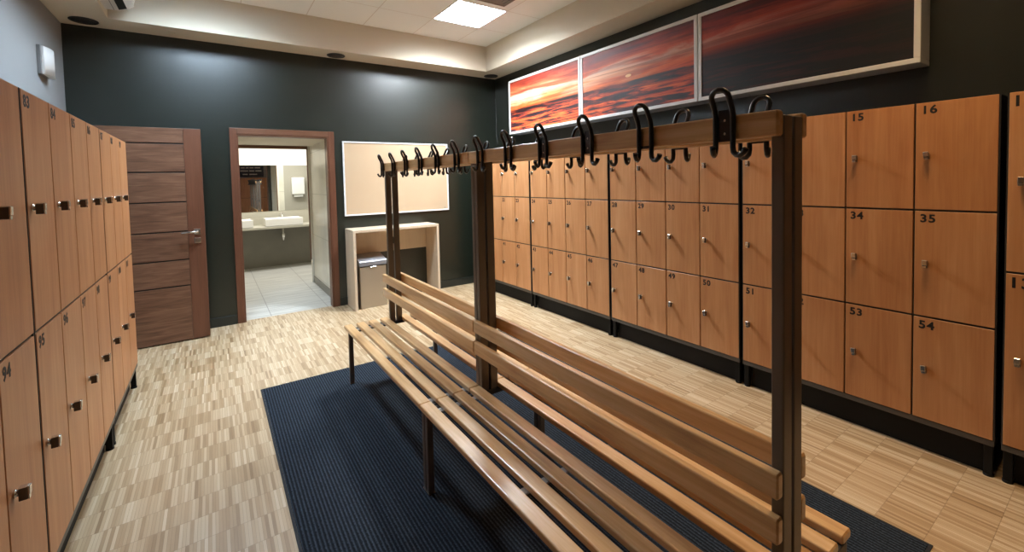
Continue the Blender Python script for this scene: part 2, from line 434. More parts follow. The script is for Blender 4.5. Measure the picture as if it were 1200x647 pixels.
# dark far wall with the doorway
DX0, DX1, DZ = 0.235, 1.150, 2.013
bm = NB()
add_box(bm, XWL - 0.1, DX0, YF, YF + 0.12, 0, ZS)
add_box(bm, DX1, XWR + 0.1, YF, YF + 0.12, 0, ZS)
add_box(bm, DX0, DX1, YF, YF + 0.12, DZ, ZS)
struct('wall_back', bm, M['dark_wall'])
bm = NB(); add_box(bm, XWR, XWR + 0.1, YN, YF, 0, ZS); struct('wall_right', bm, M['dark_wall'])
bm = NB()
add_box(bm, XWL - 0.1, XWL, YN, 4.22, 0, ZS); add_box(bm, XWL - 0.1, XWL, 5.10, YF, 0, ZS)
add_box(bm, XWL - 0.1, XWL, 4.22, 5.10, 2.03, ZS)
struct('wall_left', bm, M['white_wall'])
bm = NB(); add_box(bm, XWL - 0.1, XWR + 0.1, YN - 0.1, YN, 0, ZS); struct('wall_front', bm, M['white_wall'])
# hall beyond the left doorway, closed off
bm = NB(); add_box(bm, XWL - 0.16, XWL - 0.1, 4.15, 5.17, 0, 2.1); struct('wall_hall', bm, M['white_wall'])
# ceiling: raised tiled tray, fascia and lower soffit ring
HOLE = 0.298
bm = NB()
ys = [TY0, 0.59 - HOLE, 0.59 + HOLE, 4.19 - HOLE, 4.19 + HOLE, TY1]
for a, b_ in ((0, 1), (2, 3), (4, 5)): add_box(bm, TX0, TX1, ys[a], ys[b_], ZC, ZC + 0.09)
add_box(bm, TX0, 0.01 - HOLE, ys[3], ys[4], ZC, ZC + 0.09); add_box(bm, 0.01 + HOLE, 2.41 - HOLE, ys[3], ys[4], ZC, ZC + 0.09); add_box(bm, 2.41 + HOLE, TX1, ys[3], ys[4], ZC, ZC + 0.09)
add_box(bm, TX0, 2.41 - HOLE, ys[1], ys[2], ZC, ZC + 0.09); add_box(bm, 2.41 + HOLE, TX1, ys[1], ys[2], ZC, ZC + 0.09)
struct('ceiling', bm, M['ceiling'])
bm = NB()
add_box(bm, XWL - 0.1, TX0, YN - 0.1, YF + 0.12, ZS, ZC + 0.09)
add_box(bm, TX1, XWR + 0.1, YN - 0.1, YF + 0.12, ZS, ZC + 0.09)
add_box(bm, TX0, TX1, TY1, YF + 0.12, ZS, ZC + 0.09)
add_box(bm, TX0, TX1, YN - 0.1, TY0, ZS, ZC + 0.09)
struct('trim_1', bm, M['cream'])
# skirtings
def skirting(name, x0, x1, y0, y1):
    bm = NB(); add_box(bm, x0, x1, y0, y1, 0, 0.098, 0.004); struct(name, bm, M['dark_base'])
skirting('baseboard_back', XWL + 0.001, 0.168, YF - 0.016, YF - 0.001)
skirting('baseboard_far_right', 1.222, XWR - 0.001, YF - 0.016, YF - 0.001)
skirting('baseboard_right', XWR - 0.016, XWR - 0.001, 5.15, YF - 0.018)
# door casing of the open doorway
bm = NB()
add_box(bm, 0.171, DX0, YF - 0.014, YF - 0.0005, 0, 2.078, 0.003)
add_box(bm, DX1, 1.218, YF - 0.014, YF - 0.0005, 0, 2.078, 0.003)
add_box(bm, DX0 + 0.0005, DX0 + 0.014, YF - 0.008, YF + 0.118, 0, DZ - 0.0145)
add_box(bm, DX1 - 0.014, DX1 - 0.0005, YF - 0.008, YF + 0.118, 0, DZ - 0.0145)
o = struct('trim_2', bm, M['walnut_z'])
bm = NB()
add_box(bm, DX0 + 0.0005, DX1 - 0.0005, YF - 0.0145, YF - 0.0005, DZ, 2.0785, 0.003)
add_box(bm, DX0 + 0.001, DX1 - 0.001, YF - 0.008, YF + 0.118, DZ - 0.014, DZ - 0.0005)
struct('trim_3', bm, M['frame_x'])

# open door leaf standing parallel to the far wall
LX0, LX1, LY, LZ0, LZ1 = -0.985, -0.072, 5.098, 0.012, 2.018
door = bpy.data.objects.new('door_1', None); C.objects.link(door); door.location = (LX0, LY, 0); door['kind'] = 'structure'
W = LX1 - LX0; ST = 0.135
bm = NB(); add_box(bm, W - ST, W, 0, 0.04, LZ0, LZ1, 0.002); obj('door_stile', bm, M['walnut_z'], door)
bm = NB(); add_box(bm, 0, W - ST - 0.001, 0.008, 0.036, LZ0, LZ1); obj('door_core', bm, M['slot_shade'], door)
gz = [LZ0, 0.532, 0.780, 1.049, 1.328, 1.607, 1.875, LZ1]
for a, b_ in zip(gz, gz[1:]):
    bm = NB(); add_box(bm, 0, W - ST - 0.001, 0.001, 0.0395, a + (0.006 if a > LZ0 else 0), b_ - (0.006 if b_ < LZ1 else 0), 0.002)
    obj('door_panel', bm, M['walnut_x'], door)
h = bpy.data.objects.new('door_handle', None)
bm = NB()
hx = W - 0.062
add_box(bm, hx - 0.026, hx + 0.026, -0.009, 0.0, 1.012, 1.064, 0.003)
add_tube(bm, [(hx, -0.006, 1.038), (hx, -0.040, 1.038), (hx - 0.006, -0.050, 1.038), (hx - 0.020, -0.053, 1.038), (hx - 0.125, -0.053, 1.036)], 0.0095, 12)
obj('door_handle', bm, M['chrome'], door)
bm = NB()
add_box(bm, hx - 0.026, hx + 0.026, -0.009, 0.0, 0.928, 0.980, 0.003)
add_cyl(bm, (hx, -0.004, 0.956), (0, -1, 0), 0.009, 0.012, 16)
obj('lock_rosette', bm, M['chrome'], door)

# ------------------------------------------------------------------ ceiling fittings
def ceiling_lamp(label, group=None):
    r = thing('ceiling_lamp', label, 'ceiling light', (2.41, 4.19, ZC), 0, group)
    s = 0.297
    bm = NB()
    for a in ((-s, s, -s, -s + 0.012), (-s, s, s - 0.012, s), (-s, -s + 0.012, -s + 0.012, s - 0.012), (s - 0.012, s, -s + 0.012, s - 0.012)):
        add_box(bm, a[0], a[1], a[2], a[3], -0.004, 0.085, 0.001)
    obj('lamp_frame', bm, M['white_frame'], r)
    bm = NB(); w_ = 2*s - 0.024
    for k in range(1, 8):
        p = -s + 0.012 + k * w_ / 8
        add_box(bm, p - 0.002, p + 0.002, -s + 0.013, s - 0.013, 0.0, 0.022)
    for k in range(1, 4):
        p = -s + 0.012 + k * w_ / 4
        add_box(bm, -s + 0.013, s - 0.013, p - 0.0015, p + 0.0015, 0.0008, 0.0215)
    obj('lamp_louvre', bm, M['alu'], r)
    bm = NB()
    for k in range(4):
        p = -s + 0.012 + (k + 0.5) * w_ / 4
        add_tube(bm, [(p, -s + 0.03, 0.040), (p, s - 0.03, 0.040)], 0.008, 8)
    obj('lamp_tube', bm, M['tube'], r)
    bm = NB(); add_box(bm, -s + 0.0125, s - 0.0125, -s + 0.0125, s - 0.0125, 0.072, 0.084); obj('lamp_tray', bm, M['white_frame'], r)
    return r

LAMPS = [  # x, y, watts, label
    (2.41, 4.19, 205, (0.84, 0.93, 1.0), 'square louvred light set in the ceiling beside the dark air vent'),
    (0.01, 4.19, 106, (0.62, 0.81, 1.0), 'square louvred light in the ceiling above the open wooden door'),
    (2.41, 0.59, 21, (1.0, 0.67, 0.34), 'square louvred light in the ceiling above the near lockers on the right'),
]
SPREAD = 160
lamp0 = ceiling_lamp(LAMPS[0][4])
fixtures = [lamp0] + [copy_tree(lamp0) for _ in LAMPS[1:]]
for i, (x, y, wt, lc, lb) in enumerate(LAMPS):
    r = fixtures[i]
    r.location = (x, y, ZC); r['label'] = lb; r['group'] = 'louvred ceiling lights'
    ld = bpy.data.lights.new('lamp_glow', 'AREA'); ld.shape = 'SQUARE'; ld.size = 0.54
    ld.energy = wt; ld.color = lc; ld.spread = RAD(SPREAD if y > 2 else 105)
    if y < 2:
        for ch in r.children:
            if ch.name.startswith('lamp_tube'):
                ch.data = ch.data.copy(); ch.data.materials[0] = M['tube_weak']
    lo = bpy.data.objects.new('lamp_glow', ld); C.objects.link(lo); lo.parent = r; lo.location = (0, 0, 0.064)

# air diffuser
v = thing('ceiling_vent', 'dark square air diffuser in the raised ceiling next to the bright light', 'vent', (2.35, 3.54, ZC))
bm = NB()
for k in range(5):
    s0 = 0.245 - k * 0.05; s1 = s0 - 0.030; zz = -0.010 - 0.003 * k
    ring0 = [bm.verts.new((a*s0, b_*s0, zz)) for a, b_ in ((-1,-1),(1,-1),(1,1),(-1,1))]
    ring1 = [bm.verts.new((a*s1, b_*s1, zz + 0.008)) for a, b_ in ((-1,-1),(1,-1),(1,1),(-1,1))]
    for i in range(4): bm.faces.new((ring0[i], ring0[(i+1) % 4], ring1[(i+1) % 4], ring1[i]))
obj('vent_blades', bm, M['vent'], v)
bm = NB()
for a in ((-.25, .25, -.25, -.235), (-.25, .25, .235, .25), (-.25, -.235, -.235, .235), (.235, .25, -.235, .235)):
    add_box(bm, a[0], a[1], a[2], a[3], -0.013, -0.0005, 0.002)
obj('vent_frame', bm, M['vent'], v)
bm = NB(); add_box(bm, -.234, .234, -.234, .234, -0.0022, -0.0006); obj('vent_backing', bm, M['slot_shade'], v)

# round speakers in the soffit
def speaker(x, y, label):
    r = thing('ceiling_speaker', label, 'speaker', (x, y, ZS), 0, 'round speakers in the lowered soffit')
    bm = NB(); add_lathe(bm, [(0.098, -0.0005), (0.100, -0.004), (0.094, -0.009), (0.088, -0.009), (0.086, -0.005)], (0, 0, 0)); obj('speaker_rim', bm, M['black_grille'], r)
    bm = NB(); add_lathe(bm, [(0.084, -0.0051), (0.084, -0.006), (0.05, -0.009), (0.01, -0.010)], (0, 0, 0)); obj('speaker_grille', bm, M['black_grille'], r)
speaker(-0.870, 5.225, 'round dark speaker in the soffit by the left wall corner')
speaker(1.245, 5.262, 'round dark speaker in the soffit between the doorway and the notice board')
speaker(3.345, 5.250, 'round dark speaker in the soffit at the right corner above the pictures')
bm = NB(); add_lathe(bm, [(0.030, 0.0), (0.030, -0.005), (0.016, -0.008), (0.010, -0.016), (0.004, -0.018)], (0, 0, 0))
o = obj('sprinkler', bm, M['cream'], None, (-0.26, 5.235, ZS)); tag(o, 'small cream round ceiling sprinkler beside the left speaker', 'sprinkler')

# air conditioner hung on the left fascia
ac = thing('air_conditioner', 'white wall air conditioner with a dark slot mounted below the ceiling', 'air conditioner', (TX0, 4.95, 2.985))
def ac_prof(bm, y0, y1, prof):
    a = [bm.verts.new((x, y0, z)) for x, z in prof]; b_ = [bm.verts.new((x, y1, z)) for x, z in prof]
    n = len(prof)
    for i in range(n): bm.faces.new((a[i], a[(i+1) % n], b_[(i+1) % n], b_[i]))
    bm.faces.new(a); bm.faces.new(list(reversed(b_)))
bm = NB(); ac_prof(bm, -0.86, 0.0, [(0.001, 0.0), (0.085, 0.0), (0.150, 0.022), (0.190, 0.06), (0.205, 0.12), (0.205, 0.24), (0.19, 0.27), (0.001, 0.27)])
obj('housing', bm, M['white_plastic'], ac)
bm = NB(); ac_prof(bm, -0.80, -0.03, [(0.096, -0.002), (0.150, 0.018), (0.148, 0.024), (0.094, 0.004)]); obj('air_slot', bm, M['slot_shade'], ac)
bm = NB(); ac_prof(bm, -0.83, -0.015, [(0.152, 0.012), (0.196, 0.050), (0.192, 0.055), (0.148, 0.018)]); obj('louvre_flap', bm, M['white_plastic'], ac)
bm = NB(); ac_prof(bm, -0.85, -0.01, [(0.060, -0.0022), (0.064, -0.0022), (0.064, 0.0), (0.060, 0.0)]); obj('seam', bm, M['grey_plastic'], ac)

# curved white wall light above the left lockers
wl = thing('wall_light', 'white curved wall light with a grey bracket high on the left wall', 'wall light', (XWL, 4.76, 2.335))
bm = NB(); add_box(bm, 0.001, 0.022, -0.090, 0.105, 0.008, 0.226, 0.003); obj('bracket', bm, M['grey_plastic'], wl)
bm = NB()
pr = []
for k in range(13):
    a = k / 12; y = -0.070 + 0.195 * a; pr.append((y, 0.024 + 0.036 * math.sin(PI * (0.10 + 0.62 * a))))
for z0, z1, sc in ((0.012, 0.222, 1.0),):
    lo = [bm.verts.new((x, y, z0)) for y, x in pr]; hi = [bm.verts.new((x, y, z1)) for y, x in pr]
    lob = [bm.verts.new((0.0225, y, z0)) for y, x in pr]; hib = [bm.verts.new((0.0225, y, z1)) for y, x in pr]
    for i in range(12):
        f = bm.faces.new((lo[i], lo[i+1], hi[i+1], hi[i])); f.smooth = True
        bm.faces.new((lo[i], lob[i], lob[i+1], lo[i+1])); bm.faces.new((hi[i], hi[i+1], hib[i+1], hib[i]))
        bm.faces.new((lob[i], hib[i], hib[i+1], lob[i+1]))
    bm.faces.new((lo[0], hi[0], hib[0], lob[0])); bm.faces.new((lo[12], lob[12], hib[12], hi[12]))
obj('lamp_shade', bm, M['white_plastic'], wl)

# ------------------------------------------------------------------ numerals
_num = {}
def num_mesh(txt, size):
    key = (txt, size)
    if key not in _num:
        cu = bpy.data.curves.new('numeral', 'FONT'); cu.body = txt; cu.size = size
        cu.extrude = 0.0004; cu.offset = size * 0.03; cu.space_character = 1.12
        cu.resolution_u = 3
        to = bpy.data.objects.new('numeral_tmp', cu); C.objects.link(to)
        dg = bpy.context.evaluated_depsgraph_get()
        me = bpy.data.meshes.new_from_object(to.evaluated_get(dg))
        bpy.data.objects.remove(to); me.materials.clear(); me.materials.append(M['black_ink'])
        _num[key] = me
    return _num[key]

# ------------------------------------------------------------------ lockers
def lock_mesh():
    bm = NB()
    add_lathe(bm, [(0.0115, 0.0), (0.0115, -0.004), (0.009, -0.006), (0.008, -0.012)], (0, 0, 0), 'Y', 20)
    add_box(bm, -0.0095, 0.0095, -0.029, -0.010, -0.022, 0.0125, 0.002, 2, mi=1)
    add_box(bm, -0.0100, 0.0100, -0.034, -0.0292, -0.010, 0.016, 0.002, 2)
    add_box(bm, -0.0100, 0.0100, -0.0295, -0.010, 0.0127, 0.0165, 0.0015, 1)
    add_box(bm, -0.0080, 0.0080, -0.0325, -0.0292, -0.023, -0.0115, 0.001, 1)
    return mesh_of('lock', bm, [M['chrome'], M['dark_metal']])
LOCK = lock_mesh()
_door = {}
def door_mesh(w, h_):
    k = (round(w, 4), round(h_, 4))
    if k not in _door:
        bm = NB(); add_box(bm, 0, w, 0, 0.0165, 0, h_, 0.0012, 1); _door[k] = mesh_of('locker_door', bm, M['locker_wood'])
    return _door[k]

def lockers(name, label, loc, rotz, n, pitch, rows, numbers, group, numsize, gap=0.0040, end_w=None, depth=0.5):
    """rows: list of z boundaries from the top down; numbers[row][col] read left to right"""
    r = thing(name, label, 'lockers', loc, rotz, group)
    Wd = n * pitch
    bm = NB()
    add_box(bm, 0.001, Wd - 0.001, 0.0185, depth, rows[-1], rows[0] - 0.0005)
    for k in (0, n):
        x = k * pitch
        add_box(bm, max(0.0, x - 0.006) , min(Wd, x + 0.006), 0.003, 0.019, rows[-1] - 0.002, rows[0])
    for zz in rows[1:-1]:
        add_box(bm, 0.004, Wd - 0.004, 0.008, 0.0186, zz - 0.007, zz + 0.007)
    obj('carcass', bm, M['carcass'], r)
    bm = NB()
    add_box(bm, 0.001, Wd - 0.001, 0.004, 0.034, rows[-1] - 0.030, rows[-1] - 0.0022, 0.002)
    add_box(bm, 0.001, Wd - 0.001, depth - 0.03, depth, rows[-1] - 0.030, rows[-1] - 0.0022, 0.002)
    for x in (0.001, Wd - 0.031):
        add_box(bm, x, x + 0.030, 0.0345, depth - 0.0305, rows[-1] - 0.030, rows[-1] - 0.0022, 0.002)
    obj('base_frame', bm, M['edge_strip'], r)
    for x in (0.006, Wd - 0.036):
        for y in (0.014, depth - 0.04):
            bm = NB(); add_box(bm, x, x + 0.030, y, y + 0.030, 0.010, rows[-1] - 0.0305, 0.002)
            add_cyl(bm, (x + 0.015, y + 0.015, 0.0), (0, 0, 1), 0.019, 0.011, 16)
            obj('leg', bm, M['plinth'], r)
    bm = NB(); add_box(bm, 0.037, Wd - 0.037, 0.050, 0.062, 0.001, rows[-1] - 0.031); obj('plinth_panel', bm, M['plinth'], r)
    for ri, (zt, zb) in enumerate(zip(rows, rows[1:])):
        zt2 = zt - (0.001 if ri == 0 else 0.0052); zb2 = zb + (0.001 if ri == len(rows) - 2 else 0.0052)
        for k in range(n):
            x0 = k * pitch + (0.006 if k == 0 else gap); x1 = (k + 1) * pitch - (0.006 if k == n - 1 else gap)
            d = link('locker_door', door_mesh(x1 - x0, zt2 - zb2), r, (x0, 0.001, zb2))
            link('lock', LOCK, d, (0.044 - (0.0035 if k == 0 else 0), 0.0005, (zt2 - zb2) * 0.51), (0, RAD(random.uniform(-6, 6)), 0))
            num = numbers[ri][k]
            if num:
                link('locker_number', num_mesh(num, numsize), d, (0.019 if numsize < 0.06 else 0.007, -0.0003, zt2 - zb2 - 0.016 - numsize * 0.69), (PI/2, 0, 0))
    return r

ROW3 = [1.800, 1.2576, 0.7123, 0.182]
ROW2 = [1.800, 0.987, 0.182]
P3 = 0.2915; STEP = 4 * P3 + 0.0197
y_right = 0.3838
LB3 = ['three-tier wooden locker block with doors 32 to 35, nearest of its kind on the right',
       'three-tier wooden locker block with doors 28 to 31 behind the bench rail',
       'three-tier wooden locker block with doors 24 to 27 behind the bench rail',
       'three-tier wooden locker block with doors 20 to 23, farthest on the right wall']
for i in range(4):
    yr0 = y_right + i * STEP; yl = yr0 + 4 * P3
    t0 = 13 - 4 * i
    nums = [[str(t0 + c) for c in range(4)], [str(t0 + 19 + c) for c in range(4)], [str(t0 + 38 + c) for c in range(4)]]
    lockers('locker_block', LB3[i], (XR, yl, 0), -PI/2, 4, P3, ROW3, nums, 'three-tier lockers along the right wall', 0.056)
P2 = 0.296
lockers('locker_block', 'two-tier wooden locker block at the right edge with door numbers starting 13', (XR, 0.3645, 0), -PI/2, 4, P2, ROW2,
        [['130', '131', '132', '133'], ['134', '135', '136', '137']], None, 0.066)
# left bank of two-tier lockers
PL = 0.3004; g0 = 2.0631
def left_block(k0, n, label, base):
    lockers('locker_block', label, (XL, g0 + k0 * PL + 0.004, 0), PI/2, n, (n * PL - 0.008) / n, ROW2,
            [[str(base + c) for c in range(n)], [str(base + 12 + c) for c in range(n)]], 'two-tier lockers along the left wall', 0.056)
left_block(4, 3, 'two-tier wooden locker block at the far end of the left bank', 87)
left_block(0, 4, 'two-tier wooden locker block in the middle of the left bank', 83)
left_block(-4, 4, 'two-tier wooden locker block nearest the viewer on the left', 79)

# lockers on the wall behind the viewer, seen in the bathroom mirror
lockers('locker_block', 'two-tier wooden locker block on the far side, seen in the bathroom mirror', (2.20, -2.598, 0), PI, 4, 0.42, ROW2, [['']*4, ['']*4], None, 0.056)
sg = thing('wall_sign', 'navy blue sign with white lettering above lockers, seen in the bathroom mirror', 'sign', (1.36, YN, 2.06))
bm = NB(); add_box(bm, -0.46, 0.46, 0.001, 0.02, -0.22, 0.25, 0.003); obj('sign_board', bm, M['navy'], sg)
bm = NB()
for z, segs in ((0.16, ((-0.36, -0.22), (-0.18, -0.08), (-0.04, 0.10), (0.14, 0.34))), (0.03, ((-0.38, -0.10), (-0.06, 0.12), (0.16, 0.38))), (-0.11, ((-0.30, -0.12), (-0.06, 0.22)))):
    for a, b_ in segs: add_box(bm, a, b_, 0.0201, 0.022, z - 0.02, z + 0.02)
obj('sign_lettering', bm, M['white_frame'], sg)

# ------------------------------------------------------------------ bench with hook rail
XC = 1.124
BY0, BYJ, BY1 = 0.4635, 1.872, 3.262

HOOK_CACHE = {}
def hook_mesh(plate):
    """local frame: x to the right seen from the front, -y outward from the rail, z up"""
    if plate in HOOK_CACHE: return HOOK_CACHE[plate]
    bm = NB(); r = 0.0066; hw = 0.0215
    def arc(c, r_, a0, a1, n, plane):
        out = []
        for k in range(n + 1):
            a = a0 + (a1 - a0) * k / n
            out.append(plane(c, r_, a))
        return out
    pts = []
    # tip curling towards the front
    pts += [(-hw + 0.010, -0.036, -0.046), (-hw + 0.008, -0.034, -0.053), (-hw + 0.005, -0.027, -0.062), (-hw + 0.002, -0.018, -0.066), (-hw, -0.011, -0.062), (-hw, -0.0075, -0.050)]
    for z, y in ((-0.03, -0.0068), (0.0, -0.0068), (0.028, -0.0068), (0.045, -0.011), (0.062, -0.020)):
        pts.append((-hw, y, z))
    for k in range(0, 9):
        a = PI - PI * k / 8
        pts.append((hw * math.cos(a), -0.024 - 0.006 * math.sin(a), 0.070 + 0.020 * math.sin(a)))
    for z, y in ((0.062, -0.020), (0.045, -0.011), (0.028, -0.0068), (0.0, -0.0068), (-0.03, -0.0068), (-0.048, -0.0075)):
        pts.append((hw, y, z))
    pts += [(hw + 0.003, -0.010, -0.060), (hw + 0.012, -0.013, -0.068), (hw + 0.022, -0.016, -0.069), (hw + 0.032, -0.018, -0.062), (hw + 0.037, -0.019, -0.053)]
    add_tube(bm, pts, [r * 1.12] + [r] * (len(pts) - 2) + [r * 1.12], 9)
    if plate:
        add_box(bm, -0.0165, 0.0165, -0.004, -0.0005, -0.033, 0.045, 0.0008, 1)
    else:
        add_box(bm, -0.0165, 0.0165, -0.004, -0.0005, -0.033, -0.025, 0.0008, 1)
    HOOK_CACHE[plate] = mesh_of('coat_hook', bm, M['hook'])
    return HOOK_CACHE[plate]
_sc = []
def screw_mesh():
    if not _sc:
        bm = NB(); add_lathe(bm, [(0.0035, 0), (0.0035, -0.001), (0.0018, -0.0022)], (0, 0, 0), 'Y', 12); _sc.append(mesh_of('screw', bm, M['chrome']))
    return _sc[0]

def bench(label, y0, y1, post_ys, leg_ys, hook_ys, plate_idx, rail_end):
    r = thing('changing_bench', label, 'bench', (XC, y0, 0), 0, 'double-sided changing benches joined end to end')
    L = y1 - y0
    # seat slats
    bm = NB(); add_slab(bm, 0.0575, 0.026, L - 0.002, 0.0060); seat = mesh_of('seat_slat', bm, M['beech_y'])
    bm = NB(); add_slab(bm, 0.026, 0.062, L - 0.002, 0.0060); back = mesh_of('backrest_slat', bm, M['beech_y'])
    bm = NB(); add_slab(bm, 0.027, 0.059, rail_end - y0 - 0.002, 0.0055); rail = mesh_of('hook_rail', bm, M['beech_y'])
    for s in (-1, 1):
        for k in range(4):
            xo = s * (0.369 - 0.029 - 0.0885 * k)
            link('seat_slat', seat, r, (xo, 0.001, 0.4175))
        for z in (0.735, 0.627):
            link('backrest_slat', back, r, (s * 0.0605, 0.001, z))
        link('hook_rail', rail, r, (s * 0.0610, 0.001, 1.5745))
    # posts: two parallel profiles each, tied together by a plate
    for yp in post_ys:
        y = yp - y0
        for s in (-1, 1):
            bm = NB(); add_box(bm, s * 0.0055, s * 0.047, y, y + 0.028, 0.4065, 1.594, 0.003, 2)
            obj('post', bm, M['post'], r)
        bm = NB()
        for z in (0.55, 1.0, 1.50):
            add_box(bm, -0.0054, 0.0054, y + 0.018, y + 0.026, z, z + 0.05)
        obj('post_tie', bm, M['post_dark'], r)
    for yl in leg_ys:
        y = yl - y0
        bm = NB(); add_box(bm, -0.345, 0.345, y, y + 0.028, 0.376, 0.4045, 0.003, 2)
        obj('seat_support', bm, M['post_dark'], r)
        for s in (-1, 1):
            bm = NB(); add_box(bm, s * 0.317, s * 0.347, y + 0.0005, y + 0.0285, 0.012, 0.3755, 0.003, 2)
            add_box(bm, s * 0.315, s * 0.349, y - 0.001, y + 0.030, 0.0068, 0.0125, 0.001, 1)
            obj('leg', bm, M['post'], r)
    bm = NB(); ym = L / 2 - 0.015
    add_box(bm, -0.34, -0.06, ym, ym + 0.03, 0.398, 0.4045, 0.001, 1); obj('cross_batten', bm, M['batten'], r)
    bm = NB(); add_box(bm, 0.06, 0.34, ym, ym + 0.03, 0.398, 0.4045, 0.001, 1); obj('cross_batten', bm, M['batten'], r)
    for yl in leg_ys:
        y = yl - y0; yb = y + 0.034 if yl < y0 + L / 2 else y - 0.040
        for s in (-1, 1):
            for k in range(3):
                xx = s * (0.296 - 0.0885 * k)
                bm = NB(); add_box(bm, xx - 0.022, xx + 0.022, yb, yb + 0.034, 0.3985, 0.4045, 0.001, 1)
                add_cyl(bm, (xx, yb + 0.017, 0.4045), (0, 0, 1), 0.006, 0.004, 10)
                obj('bracket', bm, M['batten'], r)
    # hooks
    for s, ph in ((-1, -PI/2), (1, PI/2)):
        for i, yh in enumerate(hook_ys):
            hk = link('coat_hook', hook_mesh(i in plate_idx), r, (s * 0.0748, yh - y0, 1.5745), (0, 0, ph))
            if i in plate_idx:
                for z in (0.018, -0.014): link('screw', screw_mesh(), hk, (0, -0.0041, z))
    return r
hy = [0.583 + 0.2335 * k for k in range(12)]
b1 = bench('near beech changing bench with slatted seats and a black hook rail', BY0, BYJ, [BY0, BYJ - 0.0295], [BY0 + 0.002, BYJ - 0.031], hy[:6], (0, 2, 3), BYJ)
b2 = bench('far beech changing bench with slatted seats, towards the bathroom doorway', BYJ, BY1, [BYJ + 0.0015, 3.187], [BYJ + 0.003, 3.215], hy[6:], (1,), 3.200)

# mat under the benches
bm = NB(); add_box(bm, 0.240, 2.252, 0.455, 3.515, 0.0006, 0.0062, 0.0015, 1)
for f in bm.faces: f.material_index = 0
bm.faces.ensure_lookup_table()
mt = thing('floor_mat', 'dark navy ribbed carpet mat lying under the changing benches', 'mat', (0, 0, 0))
obj('mat_pile', bm, M['mat'], mt)
bm = NB()
for a in ((0.228, 2.264, 0.443, 0.4545), (0.228, 2.264, 3.5155, 3.527), (0.228, 0.2395, 0.4545, 3.5155), (2.2525, 2.264, 0.4545, 3.5155)):
    add_box(bm, *a, 0.0006, 0.0045, 0.001, 1)
obj('mat_border', bm, M['black_back'], mt)

# ------------------------------------------------------------------ console shelf, bin, notice board
cs = thing('console_shelf', 'pale wooden open console standing against the dark green wall', 'console', (1.305, 5.045, 0))
W, D_, H = 1.068, 0.352, 0.925
bm = NB(); add_box(bm, 0, 0.030, 0, D_, 0.001, H - 0.0305, 0.0015, 1); obj('side_panel', bm, M['console_wood'], cs)
bm = NB(); add_box(bm, W - 0.030, W, 0, D_, 0.001, H - 0.0305, 0.0015, 1); obj('side_panel', bm, M['console_wood'], cs)
bm = NB(); add_box(bm, 0, W, 0, D_, H - 0.030, H, 0.0015, 1); obj('top', bm, M['console_wood'], cs)
bm = NB(); add_box(bm, 0.0305, W - 0.0305, D_ - 0.02, D_ - 0.002, 0.60, H - 0.0305); obj('back_panel', bm, M['console_wood'], cs)
bn = thing('waste_bin', 'brushed steel rectangular bin with a grey lid inside the console', 'bin', (1.372, 5.075, 0))
bm = NB(); add_box(bm, 0.006, 0.314, 0.006, 0.255, 0.001, 0.488, 0.006, 2); obj('bin_body', bm, M['steel'], bn)
bm = NB(); add_box(bm, 0.010, 0.310, 0.010, 0.251, 0.4885, 0.499, 0.002, 1); obj('bin_collar', bm, M['slot_shade'], bn)
bm = NB()
pr = [(0.0, 0.4995), (0.0, 0.545), (0.008, 0.556), (0.26, 0.612), (0.262, 0.4995)]
a = [bm.verts.new((0, y, z)) for y, z in pr]; b_ = [bm.verts.new((0.320, y, z)) for y, z in pr]
for i in range(5): bm.faces.new((a[i], b_[i], b_[(i+1) % 5], a[(i+1) % 5]))
bm.faces.new(a); bm.faces.new(list(reversed(b_)))
obj('bin_lid', bm, M['lid'], bn)
bm = NB(); add_box(bm, 0.125, 0.195, -0.004, 0.005, 0.478, 0.487, 0.002, 1); obj('bin_catch', bm, M['chrome'], bn)

nb = thing('notice_board', 'blank pale notice board in a thin white frame on the dark wall', 'notice board', (1.308, YF, 1.071))
W, H = 1.387, 0.899
bm = NB()
for q in ((0, W, 0, 0.018), (0, W, H - 0.018, H), (0, 0.018, 0.018, H - 0.018), (W - 0.018, W, 0.018, H - 0.018)):
    add_box(bm, q[0], q[1], -0.022, -0.001, q[2], q[3], 0.002, 1)
obj('board_frame', bm, M['white_frame'], nb)
bm = NB(); add_box(bm, 0.0185, W - 0.0185, -0.014, -0.001, 0.0185, H - 0.0185); obj('board_surface', bm, M['cork'], nb)
bm = NB(); add_box(bm, W - 0.075, W - 0.045, -0.0146, -0.0141, 0.034, 0.041); obj('maker_mark', bm, M['grey_plastic'], nb)

# ------------------------------------------------------------------ three framed sunset pictures
PXF = 3.33
PL_ = [('framed sunset print at the far end of the picture row, brightest pale sky', 4.803, 3.447),
       ('framed sunset print in the middle of the picture row with the low sun', 3.441, 2.085),
       ('framed sunset print nearest the viewer, mostly dark sea under red cloud', 2.079, 0.732)]
for lb, ya, yb in PL_:
    p = thing('framed_picture', lb, 'picture', (PXF, (ya + yb) / 2, 2.068), 0, 'sunset pictures above the right lockers')
    h2 = (ya - yb) / 2 - 0.0005; H = 0.705; fw = 0.030
    bm = NB()
    for q in ((-h2, h2, 0, fw), (-h2, h2, H - fw, H), (-h2, -h2 + fw, fw, H - fw), (h2 - fw, h2, fw, H - fw)):
        add_box(bm, 0.0, XWR - PXF - 0.002, q[0], q[1], q[2], q[3], 0.0025, 1)
    obj('picture_frame', bm, M['white_frame'], p)
    bm = NB(); add_box(bm, 0.006, 0.02, -h2 + fw + 0.0005, h2 - fw - 0.0005, fw + 0.0005, H - fw - 0.0005); obj('sunset_print', bm, M['sunset'], p)

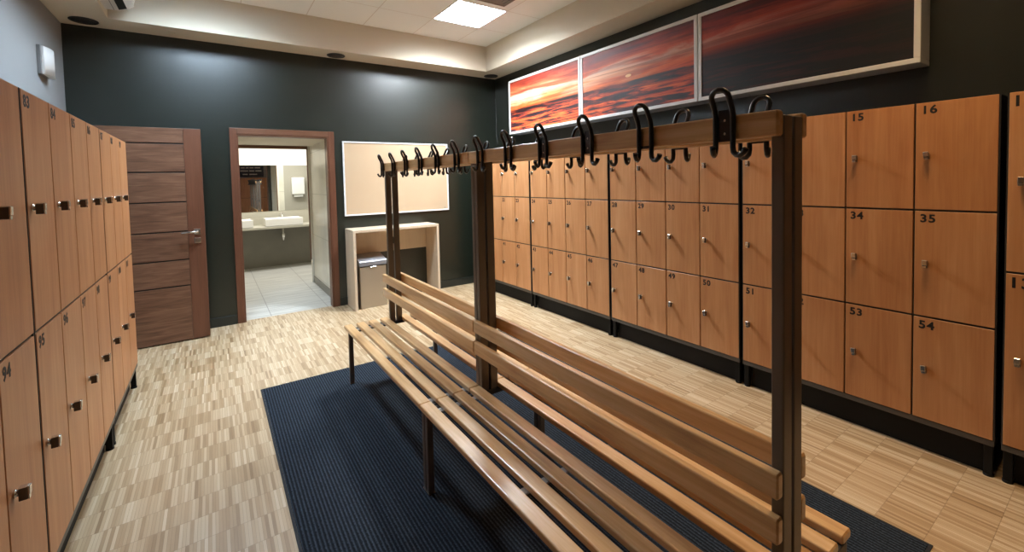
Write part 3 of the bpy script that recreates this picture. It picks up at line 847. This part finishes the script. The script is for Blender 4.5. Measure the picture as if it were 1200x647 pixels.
# thin cable hanging in the far right corner
bm = NB(); add_tube(bm, [(3.503, 5.396, 2.66), (3.500, 5.38, 2.52), (3.503, 5.392, 2.40), (3.498, 5.37, 2.34), (3.503, 5.39, 2.24), (3.500, 5.385, 2.12), (3.495, 5.35, 2.03), (3.499, 5.34, 1.99)], 0.004, 6)
o = obj('hanging_cable', bm, M['cable']); tag(o, 'thin dark cable hanging down the far right wall corner', 'cable')

# ------------------------------------------------------------------ passage and washroom beyond the doorway
YW0, YP, YW = YF + 0.12, 7.0, 8.87
XP0, XP1 = 0.12, 1.222
WX0, WX1, WZ = -0.6, 3.0, 2.55
bm = NB(); add_box(bm, WX0, WX1, YF + 0.06, YW, -0.08, 0.0); struct('floor_washroom', bm, M['tile_floor'])
bm = NB(); add_box(bm, XP1, XP1 + 0.10, YW0, YP, 0.0, WZ); struct('wall_passage_right', bm, M['wc_tile_y'])
bm = NB(); add_box(bm, XP0 - 0.10, XP0, YW0, YP, 0.0, WZ); struct('wall_passage_left', bm, M['wc_tile_y'])
bm = NB(); add_box(bm, XP0, XP1, YW0, YP, 2.03, WZ); struct('ceiling_passage', bm, M['cream'])
bm = NB(); add_box(bm, XP1 - 0.012, XP1 - 0.0005, YW0 + 0.001, YP - 0.04, 0.0005, 0.10, 0.002); struct('baseboard_passage', bm, M['wc_dark'])
bm = NB()
add_box(bm, XP1 - 0.030, XP1 + 0.001, YP - 0.035, YP + 0.012, 0.0005, 2.03); add_box(bm, XP0, XP0 + 0.03, YP - 0.035, YP + 0.012, 0.0005, 2.03)
struct('trim_4', bm, M['wc_wall'])
bm = NB(); add_box(bm, XP0 + 0.03, XP1 - 0.0305, YP - 0.035, YP + 0.012, 1.985, 2.0295); add_box(bm, XP1 - 0.042, XP1 - 0.0305, YP - 0.034, YP + 0.010, 0.35, 1.985)
struct('trim_5', bm, M['frame_x'])
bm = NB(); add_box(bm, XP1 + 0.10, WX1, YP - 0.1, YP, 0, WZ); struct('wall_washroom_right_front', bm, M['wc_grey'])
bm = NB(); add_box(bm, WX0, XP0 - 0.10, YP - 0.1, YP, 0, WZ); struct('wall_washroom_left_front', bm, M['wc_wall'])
bm = NB(); add_box(bm, XP0 - 0.10, XP1 + 0.10, YP, YP + 0.004, 2.031, WZ); struct('wall_washroom_lintel', bm, M['wc_wall'])
bm = NB(); add_box(bm, WX0, WX1, YW, YW + 0.1, 0, WZ); struct('wall_washroom_back', bm, M['wc_wall'])
bm = NB(); add_box(bm, WX0 - 0.1, WX0, YP - 0.1, YW + 0.1, 0, WZ); struct('wall_washroom_left', bm, M['wc_tile_y'])
bm = NB(); add_box(bm, WX1, WX1 + 0.1, YP - 0.1, YW + 0.1, 0, WZ); struct('wall_washroom_right', bm, M['wc_tile_y'])
bm = NB(); add_box(bm, WX0 - 0.1, WX1 + 0.1, YP - 0.1, YW + 0.1, WZ, WZ + 0.06); struct('ceiling_washroom', bm, M['wc_wall'])
bm = NB(); add_box(bm, WX0 + 0.001, WX1 - 0.001, YW - 0.012, YW - 0.0005, 0.001, 0.719); struct('trim_6', bm, M['wc_dark'])
# counter
ct = thing('washroom_counter', 'beige stone washroom counter carrying two basins, seen through the doorway', 'counter', (WX0, 8.37, 0.72))
bm = NB(); add_box(bm, 0.002, WX1 - WX0 - 0.002, 0, YW - 8.37 - 0.013, 0.0, 0.04, 0.003, 1); obj('countertop', bm, M['counter'], ct)
bm = NB(); add_box(bm, 0.002, WX1 - WX0 - 0.002, YW - 8.37 - 0.012, YW - 8.37 - 0.001, 0.0, 0.27); obj('backsplash', bm, M['counter'], ct)
def basin(x0, label):
    s = thing('wash_basin', label, 'basin', (x0, 8.372, 0.7602), 0, 'square washroom basins')
    bm = NB(); w, d, h_ = 0.585, 0.40, 0.128
    def ring(i, z): return [bm.verts.new(p) for p in ((i, i, z), (w - i, i, z), (w - i, d - i, z), (i, d - i, z))]
    rs = [ring(0.015, 0.0), ring(0.0, 0.012), ring(0.0, h_ - 0.004), ring(0.004, h_), ring(0.016, h_), ring(0.020, h_ - 0.006), ring(0.06, 0.03)]
    for a, b_ in zip(rs, rs[1:]):
        for i in range(4): bm.faces.new((a[i], a[(i+1) % 4], b_[(i+1) % 4], b_[i]))
    bm.faces.new(list(reversed(rs[0]))); bm.faces.new(rs[-1])
    obj('bowl', bm, M['ceramic'], s)
    bm = NB(); add_lathe(bm, [(0.022, 0.030), (0.022, 0.033), (0.012, 0.034)], (w/2, d/2, 0)); obj('drain', bm, M['chrome'], s)
    t = thing('basin_tap', 'chrome tap on the ' + ('right' if x0 > 0.5 else 'left') + ' washroom basin', 'tap', (x0 + w/2, 8.372 + d + 0.03, 0.7602))
    bm = NB(); add_cyl(bm, (0, 0, 0.0), (0, 0, 1), 0.022, 0.19, 18); add_tube(bm, [(0, 0, 0.15), (0, -0.05, 0.165), (0, -0.12, 0.16), (0, -0.135, 0.145)], 0.012, 12)
    obj('spout', bm, M['chrome'], t)
    bm = NB(); add_box(bm, -0.012, 0.012, -0.01, 0.05, 0.192, 0.206, 0.004, 2); obj('tap_lever', bm, M['chrome'], t)
    q = ct; tx, ty, tz = x0 - WX0 + w/2, 0.230, -0.22
    bm = NB(); add_tube(bm, [(tx + a, ty + b, tz + c) for a, b, c in [(0, 0, 0.219), (0, 0, 0.04), (0, 0.01, 0.0), (0, 0.05, -0.02), (0, 0.09, 0.0), (0, 0.10, 0.06), (0, 0.13, 0.08), (0, 0.24, 0.08)]], 0.018, 12); obj('trap_pipe', bm, M['chrome'], q)
    bm = NB(); add_lathe(bm, [(0.030, 0.03), (0.030, 0.10), (0.022, 0.11)], (tx, ty, tz)); obj('trap_cup', bm, M['chrome'], q)
basin(0.728, 'square white washroom basin in the middle of the doorway view')
basin(-0.038, 'square white washroom basin partly hidden by the left door casing')
bm = NB(); add_box(bm, -0.3, 2.6, -0.010, -0.001, 0, 0.83)
o = obj('wall_mirror', bm, M['mirror'], None, (0, YW, 1.000)); tag(o, 'wide frameless washroom mirror above the two basins', 'mirror')
# paper dispenser and hand dryer on the wall facing the mirror
hd = thing('hand_dryer', 'white rounded hand dryer seen only in the washroom mirror', 'hand dryer', (1.98, YP, 1.15))
bm = NB(); add_box(bm, -0.13, 0.13, 0.0, 0.16, 0, 0.26, 0.05, 4); obj('dryer_body', bm, M['ceramic'], hd)
bm = NB(); add_tube(bm, [(0, 0.10, 0.01), (0, 0.12, -0.03), (0, 0.15, -0.05)], 0.025, 14); obj('nozzle', bm, M['chrome'], hd)
pd = thing('paper_dispenser', 'white paper towel dispenser seen only in the washroom mirror', 'dispenser', (1.60, YP, 1.25))
bm = NB(); add_box(bm, -0.13, 0.13, 0.001, 0.12, 0, 0.38, 0.02, 3); obj('dispenser_body', bm, M['white_plastic'], pd)
bm = NB(); add_box(bm, -0.09, 0.09, 0.03, 0.09, -0.05, -0.0005, 0.002, 1); obj('paper_sheet', bm, M['white_frame'], pd)

def room_light(name, label, x, y, z, w, d, watts, col):
    r = thing(name, label, 'ceiling light', (x, y, z), 0, None)
    bm = NB()
    for q in ((-w/2 - 0.02, w/2 + 0.02, -d/2 - 0.02, -d/2), (-w/2 - 0.02, w/2 + 0.02, d/2, d/2 + 0.02), (-w/2 - 0.02, -w/2, -d/2, d/2), (w/2, w/2 + 0.02, -d/2, d/2)):
        add_box(bm, *q, -0.03, -0.0005, 0.002, 1)
    obj('lamp_frame', bm, M['white_frame'], r)
    ld = bpy.data.lights.new('lamp_glow', 'AREA'); ld.shape = 'RECTANGLE'; ld.size = w; ld.size_y = d
    ld.energy = watts; ld.color = col
    lo = bpy.data.objects.new('lamp_glow', ld); C.objects.link(lo); lo.parent = r; lo.location = (0, 0, -0.012)
room_light('ceiling_lamp', 'long white light on the washroom ceiling above the counter', 1.0, 7.95, WZ, 1.4, 0.5, 60, (1.0, 0.97, 0.90))

# ------------------------------------------------------------------ camera
cam = bpy.data.cameras.new('camera'); co = bpy.data.objects.new('camera', cam); C.objects.link(co)
f_px, cx, cy = 508.9456, 591.3878, 230.6784
cam.sensor_fit = 'HORIZONTAL'; cam.sensor_width = 36.0; cam.lens = f_px / 1200 * 36.0
cam.shift_x = (600 - cx) / 1200; cam.shift_y = -(323.5 - cy) / 1200
cam.clip_start = 0.02; cam.clip_end = 60
fwd = Vector((0.55764833, 0.82919742, -0.03820959)); R_ = Vector((0.82907015, -0.5586482, -0.02355583)); U_ = Vector((0.04087815, 0.01854256, 0.99899207))
mw = Matrix(((R_.x, U_.x, -fwd.x, 0.0), (R_.y, U_.y, -fwd.y, 0.0), (R_.z, U_.z, -fwd.z, 1.460), (0, 0, 0, 1)))
co.matrix_world = mw
bpy.context.scene.camera = co

# ------------------------------------------------------------------ world and view
w = bpy.data.worlds.new('world'); bpy.context.scene.world = w; w.use_nodes = True
w.node_tree.nodes['Background'].inputs[0].default_value = (0.5, 0.5, 0.5, 1)
w.node_tree.nodes['Background'].inputs[1].default_value = 0.2
sc = bpy.context.scene
sc.view_settings.view_transform = 'Standard'; sc.view_settings.look = 'None'
sc.view_settings.gamma = 1.0; sc.view_settings.use_curve_mapping = False
sc.view_settings.exposure = 0.05
sc.cycles.max_bounces = 10; sc.cycles.diffuse_bounces = 6; sc.cycles.glossy_bounces = 5
